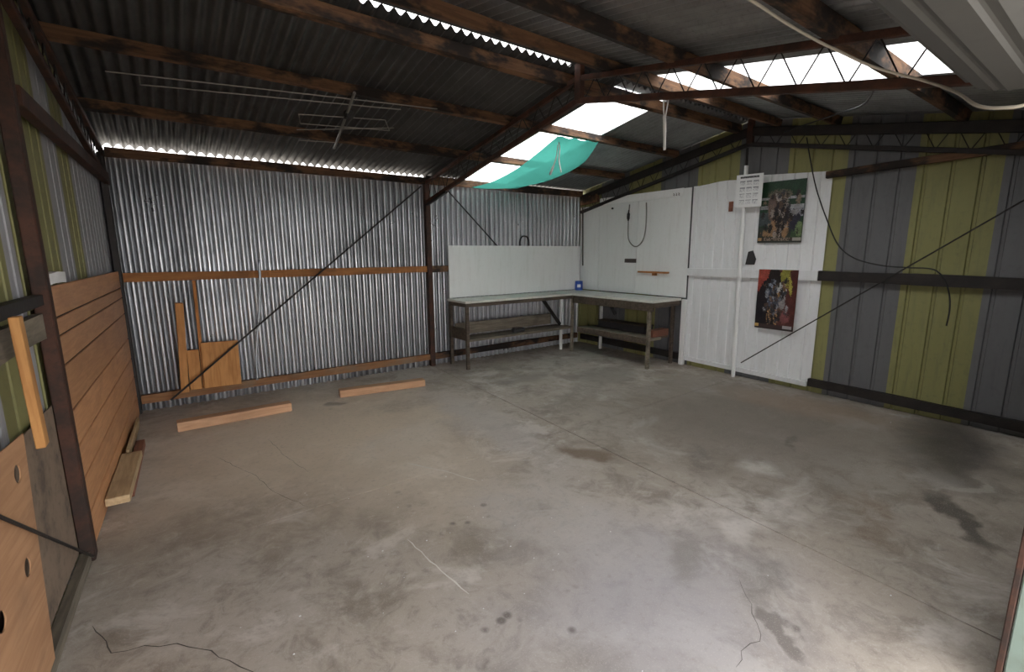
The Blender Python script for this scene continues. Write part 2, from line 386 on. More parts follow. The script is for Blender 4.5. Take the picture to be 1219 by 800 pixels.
def rib_profile(s0, s1, pitch=.195, rib=.034, dep=.014, off=.08):
    out = [(s0, 0.)]; s = s0+off*(1 if s1 > s0 else -1); dr = 1 if s1 > s0 else -1
    while (s1-(s+dr*rib))*dr > .012:
        out += [(s, 0.), (s+dr*.007, dep), (s+dr*(rib-.007), dep), (s+dr*rib, 0.)]; s += dr*pitch
    return out+[(s1, 0.)]
def ribbed(name, prof, place, z0, ztop, mat, parent):
    v, f = [], []
    for s, d in prof: v += [place(s, z0, d), place(s, ztop(s) if callable(ztop) else ztop, d)]
    for i in range(len(prof)-1): f.append((2*i, 2*i+2, 2*i+3, 2*i+1))
    return link(name, mesh(name, v, f), mat, parent)

# ------------------------------------------------------------------ back wall: galvanised corrugated sheets
wall_back = empty('wall_back', (0, 0, 0), 'back wall of bare galvanised corrugated steel sheets', kind='structure')
xs = -.08
while xs < 6.33:
    xe = min(xs+9*PITCH_C, 6.36)
    corr_strip('corrugated_sheet', xs, xe, lambda s, t, d: (s, .006+d, t), -.05, 2.535, 'galv', wall_back, per=16, deep=.036)
    xs = xe
for zz in (2.08, 1.02, .55):
    for k in range(22):
        if (k*7+int(zz*10)) % 5 == 0: continue
        xn = (round((.12+k*.285)/PITCH_C)+.5)*PITCH_C; zn = zz+random.uniform(-.02, .02)
        rod('nail', (xn, .004, zn), (xn, -.004, zn), .011, 'white_label', wall_back, 6)
# ------------------------------------------------------------------ right wall: striped ribbed cladding
wall_right = empty('wall_right', (W, 0, 0), 'right gable wall clad in yellow and grey ribbed steel sheets', kind='structure')
RB = [.05, -.47, -1.05, -1.64, -2.23, -2.80, -3.38, -3.97, -4.55, -5.14, -5.70, -5.90]
RP = lambda s, t, d: (RX(s)+.012+d, s, t)
for i in range(len(RB)-1):
    ribbed('cladding_sheet', rib_profile(RB[i], RB[i+1], .195, .034, .014, .05), RP, -.1, lambda s: roof(s)-.012, 'yellow' if i % 2 == 0 else 'grey', wall_right)
# white painted lining sheets in the middle of the right wall
WP = lambda s, t, d: (RX(s)-.004+d, s, t)
ribbed('white_panel', rib_profile(-2.185, -2.86, .135, .02, .010, .07), WP, .10, lambda s: 2.46+.012*math.sin(9*s), 'white_metal', wall_right)
ribbed('white_panel', rib_profile(-2.86, -3.85, .135, .02, .010, .06), WP, .10, lambda s: 2.495-.07*(-2.86-s), 'white_metal', wall_right)
o = beam('white_sill', (RX(-2.2)-.02, -2.2, .10), (RX(-3.82)-.02, -3.82, .085), .035, .055, 'white_metal', wall_right)
# ------------------------------------------------------------------ left wall
wall_left = empty('wall_left', (0, 0, 0), 'left wall clad in yellow and grey ribbed steel sheets', kind='structure')
LB = [.05, -.66, -1.30, -1.66, -2.04, -2.90, -3.06, -3.42, -4.2, -5.0, -5.9]
LC = ['lgrey', 'lgrey', 'yellow', 'lgrey', 'yellow', 'lgrey', 'yellow', 'lgrey', 'yellow', 'lgrey']
LP = lambda s, t, d: (LX(s)-.012-d, s, t)
for i in range(len(LB)-1):
    ribbed('cladding_sheet', rib_profile(LB[i], LB[i+1], .15, .03, .014, .06), LP, -.1, lambda s: roof(s)-.012, LC[i], wall_left)
# ------------------------------------------------------------------ front wall round the roller door
wall_front = empty('wall_front', (0, FRONT, 0), 'front wall either side of the roller door opening', kind='structure')
FP = lambda s, t, d: (s, FRONT-.012-d, t)
for a, b in ((2.72, 3.46), (3.46, 4.2), (4.2, 4.95), (4.95, 5.7), (5.7, 6.2)):
    ribbed('cladding_sheet', rib_profile(a, b), FP, -.1, 2.58, 'grey', wall_front)
ribbed('cladding_sheet', rib_profile(-.40, -.16), FP, -.1, 2.58, 'grey', wall_front)
box('header', (-.34, FRONT-.05, 2.50), (6.18, FRONT-.0, 2.585), 'dark_steel', wall_front)
jamb = empty('door_1', (2.66, FRONT, 0), 'door opening with dark steel track and pale green post', kind='structure')
box('door_track', (2.645, -5.880, 0), (2.70, -5.862, 2.3), 'rust', jamb)
box('door_post', (2.652, -6.02, 0), (2.72, -5.884, 2.45), 'green_jamb', jamb)
box('door_post', (-.17, -6.02, 0), (-.10, -5.884, 2.45), 'green_jamb', jamb)
box('door_track', (-.155, -5.880, 0), (-.10, -5.862, 2.3), 'rust', jamb)
# ------------------------------------------------------------------ ceiling: corrugated roof sheets, clear strip, ridge caps, added front overhang
ceiling = empty('ceiling', (0, 0, 2.62), 'low gabled roof of dull corrugated steel sheets with one clear strip', kind='structure')
CPL = lambda s, t, d: (s, t, roof(t)+d)
XE = [-.45, .28, 1.01, 1.74, 2.47, 3.20, 3.93, 4.70, 5.43, 6.45]
for i in range(len(XE)-1):
    clear = i == 6
    if clear: corr_strip('roof_sheet', XE[i], XE[i+1], CPL, -5.93, -7.6, 'roofzinc', ceiling, .017, per=6)  # opaque piece of the added overhang beyond the clear strip
    for t0, t1 in ((.035, -2.872), (-2.985, -5.97 if clear else -7.6)):  # front sheets run on past the wall: unseen overhang added to cut doorway light
        corr_strip('skylight_sheet' if clear else 'roof_sheet', XE[i]-.0, XE[i+1], CPL, t0, t1, 'skylight' if clear else ('roofzinc_lit' if i > 6 or t0 < -1 else 'roofzinc'), ceiling, .017, per=10)
def cap(a, b, back, lift):
    zr = roof(RIDGE)+lift
    pts = [(RIDGE+back, zr-.178*back), (RIDGE, zr+.012), (RIDGE-.16, zr-.178*.16+.014)]
    v = [(x, y, z) for x in (a, b) for y, z in pts]
    link('ridge_cap', mesh('ridge_cap', v, [(0, 1, 4, 3), (1, 2, 5, 4)]), 'roofzinc', ceiling)
cap(-.45, 3.3, .042, .005); cap(3.3, 6.45, .16, .012)

# ================================================================== FRAME
# ------------------------------------------------------------------ posts
def post(name, lo, hi, label, mat='rust'):
    return tag(box(name, lo, hi, mat, None, .006), label, 'post', 'steel posts of the shed frame')
post('steel_post', (3.315, -.075, 0), (3.385, -.005, 2.53), 'dark rusty steel post standing in the middle of the back wall')
post('steel_post', (LX(-2.82)+.004, -2.875, 0), (LX(-2.82)+.065, -2.78, 3.0), 'brown steel post on the left wall between panelling and plywood')
post('steel_post', (.0, -.085, 0), (.055, -.012, 2.53), 'dark steel corner post between left wall and back wall', 'dark_steel')
pw = rod('wall_pipe', (RX(-2.97)-.083, -2.975, 0), (RX(-2.93)-.083, -2.935, 2.60), .048, 'white', None, 12)
tag(pw, 'white painted vertical pipe between calendar and floor on right wall', 'pipe')
pw2 = rod('pipe_stub', (RX(-2.93)-.083, -2.935, 2.602), (RX(-2.93)-.083, -2.93, 2.80), .03, 'dark_steel', None, 10)
tag(pw2, 'thin dark pipe stub rising above the white wall pipe', 'pipe')
wl = box('white_upright', (RX(-2.15)-.055, -2.205, 0), (RX(-2.15)-.012, -2.13, .93), 'white', None)
tag(wl, 'white timber upright under the bench end beside white panel', 'timber')
for x, wh in ((-.3, 'left of'), (3.1, 'right of'), (6.2, 'far right of')):  # out of view, added to hold up the added overhang
    post('steel_post', (x-.03, -7.53, -.13), (x+.03, -7.47, 2.29), 'added unseen steel post under the light-cutting roof overhang, '+wh+' the doorway')
# ------------------------------------------------------------------ purlins
def purlin(y, label, mat='purlin', h=.08, wd=.05, x0=None, x1=None):
    z = roof(y)-.019-h/2
    o = beam('purlin', (LX(y)+.02 if x0 is None else x0, y, z), (RX(y)-.02 if x1 is None else x1, y, z), wd, h, mat, None, 0, .004, (0, .178 if y > RIDGE else -.178, 1), .006)
    return tag(o, label, 'purlin', 'roof purlins')
ev = tag(beam('eave_beam', (.06, -.055, 2.538), (3.33, -.055, 2.538), .05, .085, 'purlin', None, 0, .004, (0, 0, 1), .004), 'dark brown eave beam over the back wall left of middle post', 'beam')
tag(beam('eave_beam', (3.335, -.055, 2.553), (6.25, -.055, 2.553), .05, .10, 'purlin', None, 0, .004, (0, 0, 1), .003), 'dark brown eave beam over the back wall right of middle post', 'beam')
purlin(-.955, 'brown timber purlin nearest the back wall eave')
purlin(-1.91, 'brown timber purlin halfway up the back roof slope, aerial rods beside it')
purlin(-2.775, 'thick dark timber purlin just behind the ridge light gap', h=.10, wd=.06)
purlin(-3.25, 'red brown timber purlin just in front of the ridge light gap', 'purlin', .08, .06)
purlin(-3.86, 'rust brown purlin halfway down the front roof slope', 'purlin', .09)
purlin(-4.845, 'dark purlin on the front roof slope nearest the roller door', 'purlin', .09, .06)
tag(beam('eave_beam', (-.28, -5.83, 2.55), (6.12, -5.83, 2.55), .05, .085, 'purlin'), 'dark eave beam above the roller door opening', 'beam')
# ------------------------------------------------------------------ lattice trusses
def truss(xf, label, mat, matb, th=.04):
    t = empty('roof_truss', (xf(0), -.02, 2.25), label, 'truss', 'lattice roof trusses')
    top = lambda y: roof(y)-.020-.08-.02
    def bot(y):
        d = -y if y > RIDGE else y+5.86
        return 2.25+.205*max(0, d)
    def pt(y, fz): return Vector((xf(y), y, fz(y)))
    ya, yb = -.05, -5.82
    for fz, nm, mm_ in ((top, 'top_chord', mat), (bot, 'bottom_chord', matb)):
        hh = th if nm == 'top_chord' else .045; dz = Vector((0, 0, -(hh-.04)/2))
        beam(nm, pt(ya, fz)+dz, pt(RIDGE, fz)+dz, .04, hh, mm_, t); beam(nm, pt(RIDGE, fz)+dz, pt(yb, fz)+dz, .04, hh, mm_, t)
    box('king_post', (xf(RIDGE)-.025, RIDGE-.045, bot(RIDGE)), (xf(RIDGE)+.025, RIDGE+.025, top(RIDGE)+.11), 'rust_red', t)
    y = -.12; up = True
    n = 0
    while y > yb+.06:
        y2 = y-.12
        if y2 < yb+.02: break
        if not (y > RIDGE-.02 > y2-.02): rod('web_rod', pt(y, bot if up else top), pt(y2, top if up else bot), .0085, 'dark_steel', t, 6)
        y = y2; up = not up
    return t
truss(lambda y: 3.335, 'rusty lattice roof truss over the middle of the room', 'rust_red', 'rust_red')
truss(lambda y: RX(y)-.05, 'dark lattice roof truss against the striped right wall', 'dark_steel', 'dark_steel', .10)
truss(lambda y: LX(y)+.05, 'dark lattice roof truss against the left wall', 'rust', 'rust')
tag(beam('knee_brace', (3.335, -.082, 2.235), (3.335, -.62, 2.35), .04, .035, 'dark_steel'), 'short dark knee brace from middle post up to truss', 'brace')
tag(beam('wall_beam', (LX(-2.78)+.045, -2.76, 2.33), (LX(-.1)+.045, -.1, 2.30), .06, .09, 'rust'), 'dark brown beam along the top of the left wall', 'beam')
tag(beam('wall_beam', (RX(-3.8)-.035, -3.80, 2.385), (RX(-5.6)-.035, -5.6, 2.44), .05, .07, 'purlin'), 'brown timber beam high on right wall above the striped cladding', 'beam')
# ------------------------------------------------------------------ girts and rails
def girt(name, p0, p1, wd, h, mat, label, cat='girt', wob=.003):
    return tag(beam(name, p0, p1, wd, h, mat, None, 0, .003, (0, 0, 1), wob), label, cat)
girt('wall_girt', (.06, -.032, 1.372), (3.31, -.032, 1.372), .045, .085, 'girt', 'orange brown timber girt across back wall left of middle post')
girt('wall_girt', (3.39, -.032, 1.372), (6.2, -.032, 1.372), .045, .085, 'purlin', 'brown timber girt on back wall behind the white board')
girt('bottom_rail', (.06, -.035, .135), (3.31, -.035, .135), .05, .085, 'rail', 'dusty brown bottom rail along back wall left of middle post', 'rail')
girt('bottom_rail', (3.39, -.035, .135), (6.2, -.035, .135), .05, .085, 'purlin', 'dark red brown bottom rail under the back bench', 'rail')
girt('wall_girt', (RX(-3.83)-.032, -3.83, 1.325), (RX(-5.84)-.032, -5.84, 1.305), .05, .105, 'dark_steel', 'dark rusty girt across the striped right wall')
girt('wall_girt', (RX(-2.2)-.032, -2.19, 1.315), (RX(-3.83)-.032, -3.825, 1.322), .05, .10, 'white_metal', 'white painted girt across the white wall panels')
girt('bottom_rail', (RX(-3.84)-.032, -3.84, .118), (RX(-5.84)-.032, -5.84, .105), .05, .09, 'dark_steel', 'dark bottom rail along the striped right wall', 'rail')
girt('bottom_rail', (RX(-.1)-.032, -.1, .118), (RX(-2.1)-.032, -2.1, .118), .05, .09, 'dark_steel', 'dark bottom rail on right wall beneath the side bench', 'rail')
girt('wall_girt', (LX(-2.88)+.028, -2.88, 1.39), (LX(-5.8)+.028, -5.8, 1.37), .045, .05, 'dark_steel', 'dark steel girt on left wall above the plywood')
girt('timber_noggin', (LX(-2.89)+.022, -2.90, 1.265), (LX(-5.0)+.022, -5.0, 1.25), .035, .12, 'greywood', 'weathered grey timber strip below the left wall girt', 'timber')
girt('kerb_timber', (LX(-2.9)+.036, -2.89, .034), (LX(-5.7)+.036, -5.7, .034), .042, .066, 'greywood', 'grey timber kerb along the foot of left wall', 'timber')
# ------------------------------------------------------------------ brace rods
def brace(p0, p1, label, d=.020):
    return tag(rod('brace_rod', p0, p1, d, 'dark_steel', None, 8), label, 'brace rod', 'diagonal wall brace rods')
brace((.30, -.215, .13), (3.25, -.09, 2.46), 'long dark diagonal rod across the left part of back wall')
brace((3.62, -.06, 2.48), (4.78, -.065, 1.42), 'dark diagonal rod dropping behind the white board on back wall')
brace((RX(-3.08)-.075, -3.06, .20), (RX(-5.45)-.075, -5.45, 2.11), 'dark diagonal rod across the striped right wall', .013)
brace((LX(-4.6)+.085, -4.6, 1.25), (LX(-3.0)+.078, -2.96, .07), 'thin dark rod slanting across the plywood on left wall', .012)

# ================================================================== LEFT WALL THINGS
pan = empty('wood_panelling', (LX(-1.5)+.03, -1.5, 0), 'brown wood grain panelling sheet standing against the left wall', 'panelling')
ZB = [.01, .20, .40, .585, .785, 1.03, 1.185, 1.28, 1.445]
for a, b in zip(ZB[:-1], ZB[1:]):
    beam('plank', (LX(-2.77)+.04, -2.77, (a+b)/2), (LX(-.12)+.035, -.12, (a+b)/2), .012, b-a-.008, 'panel', pan, 0, .004)
beam('backing', (LX(-2.76)+.030, -2.76, .72), (LX(-.13)+.025, -.13, .72), .006, 1.42, 'black', pan, 0, 0)
ps = tag(beam('paint_scrap', (LX(-2.72)+.04, -2.72, 1.481), (LX(-2.42)+.04, -2.42, 1.479), .03, .055, 'white_label', None, 0, .008, (0, 0, 1), .006), 'crumpled pale strip lying on top of the panelling', 'scrap')
# plywood with round holes
def holed(name, outline, holes, mat, thick, mw):
    cu = bpy.data.curves.new(name, 'CURVE'); cu.dimensions = '2D'; cu.fill_mode = 'BOTH'; cu.extrude = thick/2
    for loop in [outline]+[[(cx+r*math.cos(2*math.pi*k/20), cz+r*math.sin(2*math.pi*k/20)) for k in range(20)] for cx, cz, r in holes]:
        sp = cu.splines.new('POLY'); sp.points.add(len(loop)-1); sp.use_cyclic_u = True
        for p, (a, b) in zip(sp.points, loop): p.co = (a, b, 0, 1)
    tmp = bpy.data.objects.new(name+'_outline', cu); col.objects.link(tmp); bpy.context.view_layer.update()
    me = bpy.data.meshes.new_from_object(tmp.evaluated_get(bpy.context.evaluated_depsgraph_get()))
    bpy.data.objects.remove(tmp); bpy.data.curves.remove(cu)
    me.materials.clear(); me.name = name
    return link(name, me, mat, None, mw)
ang = math.atan(.0539)
PM = Matrix.Translation((.062, 0, 0)) @ Matrix.Rotation(-ang, 4, 'Z') @ Matrix(((0, 0, 1, 0), (1, 0, 0, 0), (0, 1, 0, 0), (0, 0, 0, 1)))
ply = holed('plywood_sheet', [(-3.565, .94), (-3.70, .072), (-5.0, .072), (-5.0, 1.02)], [(-3.70, .832, .034), (-3.78, .51, .034), (-4.06, .495, .034), (-4.1, .80, .034), (-4.5, .8, .034)], 'ply', .004, PM)
tag(ply, 'tan plywood sheet with round holes on the left wall', 'plywood')
fs_ = tag(beam('fibre_sheet', (LX(-2.9)+.010, -2.90, .475), (LX(-4.9)+.010, -4.9, .475), .006, .80, 'fibre', None, 0, .002), 'grey brown lining sheet behind the plywood on left wall', 'lining sheet')
st = tag(beam('timber_stick', (LX(-3.5)+.095, -3.50, .86), (LX(-3.5)+.085, -3.49, 1.372), .03, .07, 'stick', None, 0, .003), 'bright orange timber stick hanging upright from left wall girt', 'timber')
# boards on the floor by the panelling
tag(beam('timber_block', (.022, -2.15, .03), (.066, -1.12, .03), .06, .058, 'redwood'), 'red brown timber block on floor under the pale plank', 'timber')
tag(beam('pine_plank', (-.016, -2.36, .087), (.029, -1.55, .087), .122, .05, 'pale_pine'), 'short pale pine plank lying on the red block by panelling', 'timber')
tag(beam('timber_batten', (-.004, -1.50, .062), (.036, -.62, .062), .024, .115, 'pale_pine', None, R(8)), 'narrow pale batten leaning on the panelling behind the short plank', 'timber')
# two timbers on the open floor
tag(beam('timber_offcut', (.325, -.868, .0435), (1.29, -.872, .0435), .115, .086, 'pine', None, 0, .004), 'longer pine timber lying on floor nearest the left wall', 'timber')
tag(beam('timber_offcut', (1.83, -.725, .041), (2.80, -.885, .041), .115, .08, 'pine', None, 0, .004), 'pine timber lying on the floor nearer the middle post', 'timber')

# ================================================================== BACK WALL THINGS
tag(beam('timber_stud', (.43, -.16, .18), (.475, -.115, 1.105), .07, .085, 'orange_pine', None, 0, .004), 'upright pine stud leaning on back wall beside small boards', 'timber')
tag(beam('timber_offcut', (.53, -.115, .18), (.54, -.085, .60), .105, .028, 'orange_pine', None, 0, .003), 'short narrow pine board on bottom rail beside leaning stud', 'timber')
tag(beam('timber_batten', (.604, -.068, .18), (.628, -.058, 1.325), .03, .045, 'girt', None, 0, .003), 'brown vertical batten between girt and bottom rail on back wall', 'timber')
bd = tag(beam('square_board', (.775, -.145, .18), (.787, -.105, .665), .345, .022, 'orange_pine', None, 0, .003), 'nearly square pine board leaning on the back wall bottom rail', 'board')
tag(tube('plastic_tube', [(1.11, -.10, .18), (1.13, -.09, .5), (1.20, -.085, .95), (1.235, -.082, 1.25), (1.255, -.08, 1.53)], .014, 'clear', None, 8), 'pale grey plastic tube leaning upright against back wall girt', 'tube')
wb = tag(box('white_backboard', (3.64, -.075, .955), (6.215, -.057, 1.692), 'white'), 'long white board on the back wall above the bench', 'board')

tag(tube('cable_hook', [(4.93, -.052, 1.66), (4.93, -.052, 1.77), (4.97, -.052, 1.835), (5.06, -.052, 1.835), (5.10, -.052, 1.77), (5.11, -.052, 1.66)], .012, 'black', None, 6), 'black bent cable end poking up behind the white back board', 'cable')
tag(beam('corner_block', (RX(-.07)-.06, -.07, 2.43), (RX(-.46)-.055, -.46, 2.46), .06, .13, 'purlin'), 'dark timber block under the eave in the back right corner', 'timber')

# ================================================================== RIGHT WALL THINGS
lb = empty('lining_board', (RX(-1.1)-.03, -1.1, .95), 'large white lining board on right wall above the side bench', 'board')
def plate(name, ya, yb, za, zb, off, th, mat, parent=None, bev=.002):
    mm, L = frame((RX(ya)-off, ya, (za+zb)/2), (RX(yb)-off, yb, (za+zb)/2))
    return link(name, boxmesh(name, L, th, zb-za, bev), mat, parent, mm)
plate('board_sheet', -.03, -.475, .955, 2.335, .03, .012, 'white', lb)
plate('board_sheet', -.478, -1.28, .955, 2.44, .03, .012, 'white', lb)
plate('board_sheet', -1.283, -2.176, .955, 2.44, .03, .012, 'white', lb)
plate('top_strip', -.50, -2.06, 2.34, 2.445, .042, .012, 'white', lb)
tag(rod('dark_stick', (RX(-.12)-.05, -.125, 1.36), (RX(-.1)-.05, -.095, 2.33), .022, 'plate', None, 6), 'thin dark stick standing in the corner above the bench', 'stick')
# cord loop with plug
cl = empty('cord_loop', (RX(-1.27)-.06, -1.27, 1.68), 'grey cord hanging in a loop on white board above side bench', 'cord')
c_ = [(-1.125, 2.30), (-1.112, 2.1), (-1.118, 1.85), (-1.15, 1.745), (-1.24, 1.675), (-1.33, 1.685), (-1.41, 1.77), (-1.445, 1.9), (-1.452, 2.1), (-1.44, 2.3)]
tube('cord', [(RX(y)-.055, y, z) for y, z in c_], .009, 'wire', cl, 6)
tube('cord_end', [(RX(-1.11)-.057, -1.118, 2.22), (RX(-1.11)-.057, -1.11, 2.13), (RX(-1.11)-.057, -1.11, 2.06)], [.010, .022, .022, .012], 'black', cl, 8)
tag(rod('nail', (RX(-.77)-.036, -.77, 2.27), (RX(-.77)-.06, -.77, 2.268), .028, 'black', None, 8), 'dark nail near top of white lining board', 'nail')
tag(plate('name_plate', -1.06, -1.285, 1.425, 1.485, .045, .012, 'plate'), 'small dark rectangular plate on white lining board', 'plate')
ws = empty('tool_rack', (RX(-1.62)-.05, -1.62, 1.29), 'small brown wooden tool rack fixed to white lining board', 'rack')
plate('rack_board', -1.36, -1.89, 1.280, 1.305, .065, .055, 'girt', ws)
plate('rack_bracket', -1.62, -1.68, 1.245, 1.279, .06, .045, 'girt', ws)
# faint pencil scrawl near the top right of the lining board
sc = empty('pencil_scrawl', (RX(-1.95)-.04, -1.95, 2.36), 'small dark scrawl at upper right of white lining board', 'scrawl')
for i in range(3):
    ya = -1.90-.04*i
    tube('stroke', [(RX(ya)-.051, ya, 2.385), (RX(ya)-.051, ya-.015, 2.372), (RX(ya)-.051, ya-.004, 2.36), (RX(ya)-.051, ya-.02, 2.352)], .004, 'plate', sc, 5, 4)
tag(plate('switch_plate', -2.715, -2.765, 2.085, 2.205, .018, .02, 'redwood'), 'small rust brown plate on white panel beside the calendar', 'plate')

# printed sheets: coloured cells on a real flat sheet
def printed(name, ya, yb, za, zb, off, nu, nv, fn, label, cat, tilt=0.):
    mm, L = frame((RX(ya)-off, ya, (za+zb)/2), (RX(yb)-off, yb, (za+zb)/2))
    H = zb-za; v = []; f = []; cs = []
    for j in range(nv+1):
        for i in range(nu+1):
            u, q = i/nu, j/nv
            v.append((L*(u-.5), -.0015 - .004*math.sin(math.pi*u)*q*q, H*(q-.5)+tilt*L*(u-.5)))
    for j in range(nv):
        for i in range(nu):
            a = j*(nu+1)+i; f.append((a, a+1, a+nu+2, a+nu+1)); cs.append(fn((i+.5)/nu, (j+.5)/nv))
    me = mesh(name, v, f); ca = me.color_attributes.new('print', 'FLOAT_COLOR', 'CORNER')
    for p, c in zip(me.polygons, cs):
        for li in p.loop_indices: ca.data[li].color = (*c, 1)
    o = link(name, me, 'print', None, mm)
    return tag(o, label, cat)
def ell(u, v, cu, cv, ru, rv, rot=0.):
    a, b = u-cu, v-cv; c, s = math.cos(rot), math.sin(rot); a, b = a*c+b*s, -a*s+b*c
    return (a/ru)**2+(b/rv)**2
def lay(c, layers, u, v, jit):
    for (cu, cv, ru, rv, rot, colr) in layers:
        if ell(u+random.uniform(-jit, jit), v+random.uniform(-jit, jit), cu, cv, ru, rv, rot) < 1: c = colr
    k = .62+.75*random.random()*(.6+.4*math.sin(23*u+7*v)*math.sin(31*v-5*u)); return tuple(min(1, x*k) for x in c)
rp_ = random.Random(11)
FUR1 = [(rp_.gauss(.5, .17), rp_.uniform(.12, .8), rp_.uniform(.015, .05), rp_.uniform(.02, .07), rp_.uniform(-.6, .6), rp_.choice([(.02, .015, .014), (.03, .022, .02), (.11, .07, .05), (.22, .16, .12), (.34, .29, .26), (.05, .045, .05), (.015, .012, .012)])) for _ in range(90)]
FUR2 = [(rp_.gauss(.5, .17), rp_.uniform(.12, .82), rp_.uniform(.015, .05), rp_.uniform(.02, .06), rp_.uniform(-.6, .6), rp_.choice([(.02, .018, .022), (.035, .04, .055), (.13, .145, .18), (.28, .28, .30), (.08, .05, .04), (.18, .10, .05), (.02, .015, .015), (.02, .02, .022)])) for _ in range(90)]
def pic_top(u, v):
    if v < .035 or u < .012 or u > .988: return (.03, .035, .03)
    if v < .085: return (.42, .25, .12) if u < .1 else ((.25, .20, .16) if .15 < u < .75 and random.random() < .45 else (.05, .035, .03)) if u < .8 else (.35, .33, .3)
    c = (.018, .05, .025)
    if .70 < v < .745 or .55 < v < .61: c = (.36, .36, .38)
    elif .28 < v < .50 and u < .35: c = (.06, .075, .08)
    elif v < .26: c = (.05, .09, .04) if u > .75 else (.04, .045, .035)
    elif .42 < v < .55 and u > .65: c = (.30, .30, .33)
    L = [(.45, .78, .27, .08, 0, (.12, .11, .075)), (.38, .70, .17, .11, 0, (.07, .04, .03)), (.30, .55, .11, .22, .2, (.17, .115, .095)),
         (.56, .64, .09, .11, 0, (.33, .28, .24)), (.54, .60, .04, .10, 0, (.05, .035, .03)), (.50, .42, .20, .22, 0, (.022, .015, .018)), (.46, .58, .06, .14, 0, (.035, .025, .028)),
         (.80, .36, .13, .17, 0, (.03, .03, .05)), (.78, .48, .10, .05, .3, (.28, .27, .28)),
         (.36, .22, .07, .15, .2, (.38, .22, .12)), (.62, .22, .07, .15, -.1, (.33, .19, .10)), (.50, .22, .06, .16, 0, (.012, .010, .010)),
         (.22, .15, .16, .05, 0, (.28, .17, .09)), (.92, .22, .07, .13, 0, (.16, .22, .10))]
    return lay(c, L+FUR1, u, v, .02)
def pic_bot(u, v):
    if v < .03: return (.04, .03, .03)
    if v < .085: return (.5, .33, .12) if u < .1 else ((.35, .33, .34) if .72 < u < .95 else (.05, .03, .03))
    c = (.10, .032, .028)
    L = [(.12, .86, .20, .30, 0, (.36, .075, .055)), (.74, .88, .18, .16, 0, (.30, .28, .06)), (.92, .6, .16, .5, 0, (.085, .025, .022)),
         (.26, .36, .34, .58, -.45, (.014, .012, .016)), (.42, .87, .16, .16, 0, (.02, .015, .015)),
         (.40, .62, .16, .22, .2, (.26, .29, .36)), (.60, .62, .15, .17, -.2, (.48, .48, .50)), (.55, .55, .06, .06, 0, (.40, .22, .06)),
         (.36, .56, .07, .14, .2, (.03, .04, .06)), (.50, .42, .20, .12, 0, (.07, .08, .11)), (.66, .45, .08, .12, 0, (.30, .28, .28)),
         (.36, .22, .055, .14, 0, (.52, .33, .18)), (.54, .21, .055, .13, 0, (.50, .30, .15)), (.45, .2, .04, .13, 0, (.02, .015, .015)),
         (.76, .22, .12, .10, 0, (.22, .08, .08)), (.83, .75, .04, .16, .2, (.45, .40, .08))]
    return lay(c, L+FUR2, u, v, .02)
def pic_cal(u, v):
    if .885 < v < .945 and .14 < u < .86: return (.06, .06, .065) if random.random() < .9 else (.3, .3, .3)
    for j in range(4):
        for i in range(3):
            if .14+i*.25 < u < .35+i*.25 and .10+j*.19 < v < .235+j*.19:
                if v > .205+j*.19: return (.30, .30, .32)
                return (.50, .50, .52) if random.random() < .35 else (.74, .74, .74)
    return (.78, .78, .78)
printed('poster', -3.118, -3.616, 1.688, 2.382, .036, 70, 98, pic_top, 'upper dark green animal poster on the white wall panel', 'poster', -.01)
printed('poster', -3.186, -3.634, .672, 1.378, .064, 66, 98, pic_bot, 'lower poster with red and yellow background on white wall panel', 'poster')
printed('calendar', -2.842, -3.168, 2.112, 2.492, .112, 40, 52, pic_cal, 'white year calendar sheet pinned over the wall pipe', 'calendar', -.03)
v = [(-.065, -.085), (.05, -.085), (.065, -.02), (.02, .085), (-.04, .07)]
me = mesh('small_sticker', [(x, y_, z) for y_ in (-.002, .002) for x, z in v], [(0, 1, 2, 3, 4), (9, 8, 7, 6, 5)]+[(i, 5+i, 5+(i+1) % 5, (i+1) % 5) for i in range(5)])
mm, _ = frame((RX(-3.0)-.02, -3.0, 1.515), (RX(-3.1)-.02, -3.1, 1.515))
tag(link('small_sticker', me, 'darkpart', None, mm), 'small dark torn sticker behind the wall pipe between the posters', 'sticker')
# cables on the right wall
tag(tube('wall_cable', [(RX(y)-.075, y, z) for y, z in [(-3.58, 2.80), (-3.64, 2.56), (-3.73, 2.25), (-3.86, 1.93), (-4.0, 1.65), (-4.17, 1.51), (-4.40, 1.446), (-4.6, 1.43), (-4.79, 1.42), (-4.88, 1.34), (-4.935, 1.2), (-4.955, 1.05), (-4.95, .91)]], .006, 'black', None, 6), 'black cable drooping down the striped wall to the girt', 'cable')

# ================================================================== BENCHES
b1 = empty('workbench', (4.6, -.3, 0), 'long white topped workbench along the back wall', 'workbench')
box('bench_top', (3.60, -.575, .915), (6.20, -.06, .945), 'bench_top', b1)
box('apron', (3.605, -.57, .865), (5.58, -.53, .914), 'bench_wood', b1)
box('apron', (3.605, -.529, .865), (3.645, -.10, .914), 'bench_wood', b1)
box('leg', (3.61, -.575, 0), (3.655, -.53, .864), 'bench_wood', b1)
box('leg', (3.61, -.13, 0), (3.655, -.085, .864), 'bench_wood', b1)
box('leg', (5.585, -.56, 0), (5.625, -.52, .912), 'greywood', b1)
box('leg', (5.54, -.345, 0), (5.58, -.31, .912), 'white', b1)
box('lower_shelf', (3.66, -.57, .385), (5.58, -.40, .42), 'greywood', b1)
box('lower_shelf', (3.66, -.395, .385), (5.535, -.24, .42), 'bench_wood', b1)
box('back_board', (3.66, -.20, .43), (5.45, -.17, .60), 'greywood', b1)
box('end_board', (3.615, -.525, .40), (3.645, -.135, .56), 'bench_wood', b1)
beam('brace', (5.0, -.5, .90), (5.42, -.46, .45), .03, .05, 'dark_steel', b1)
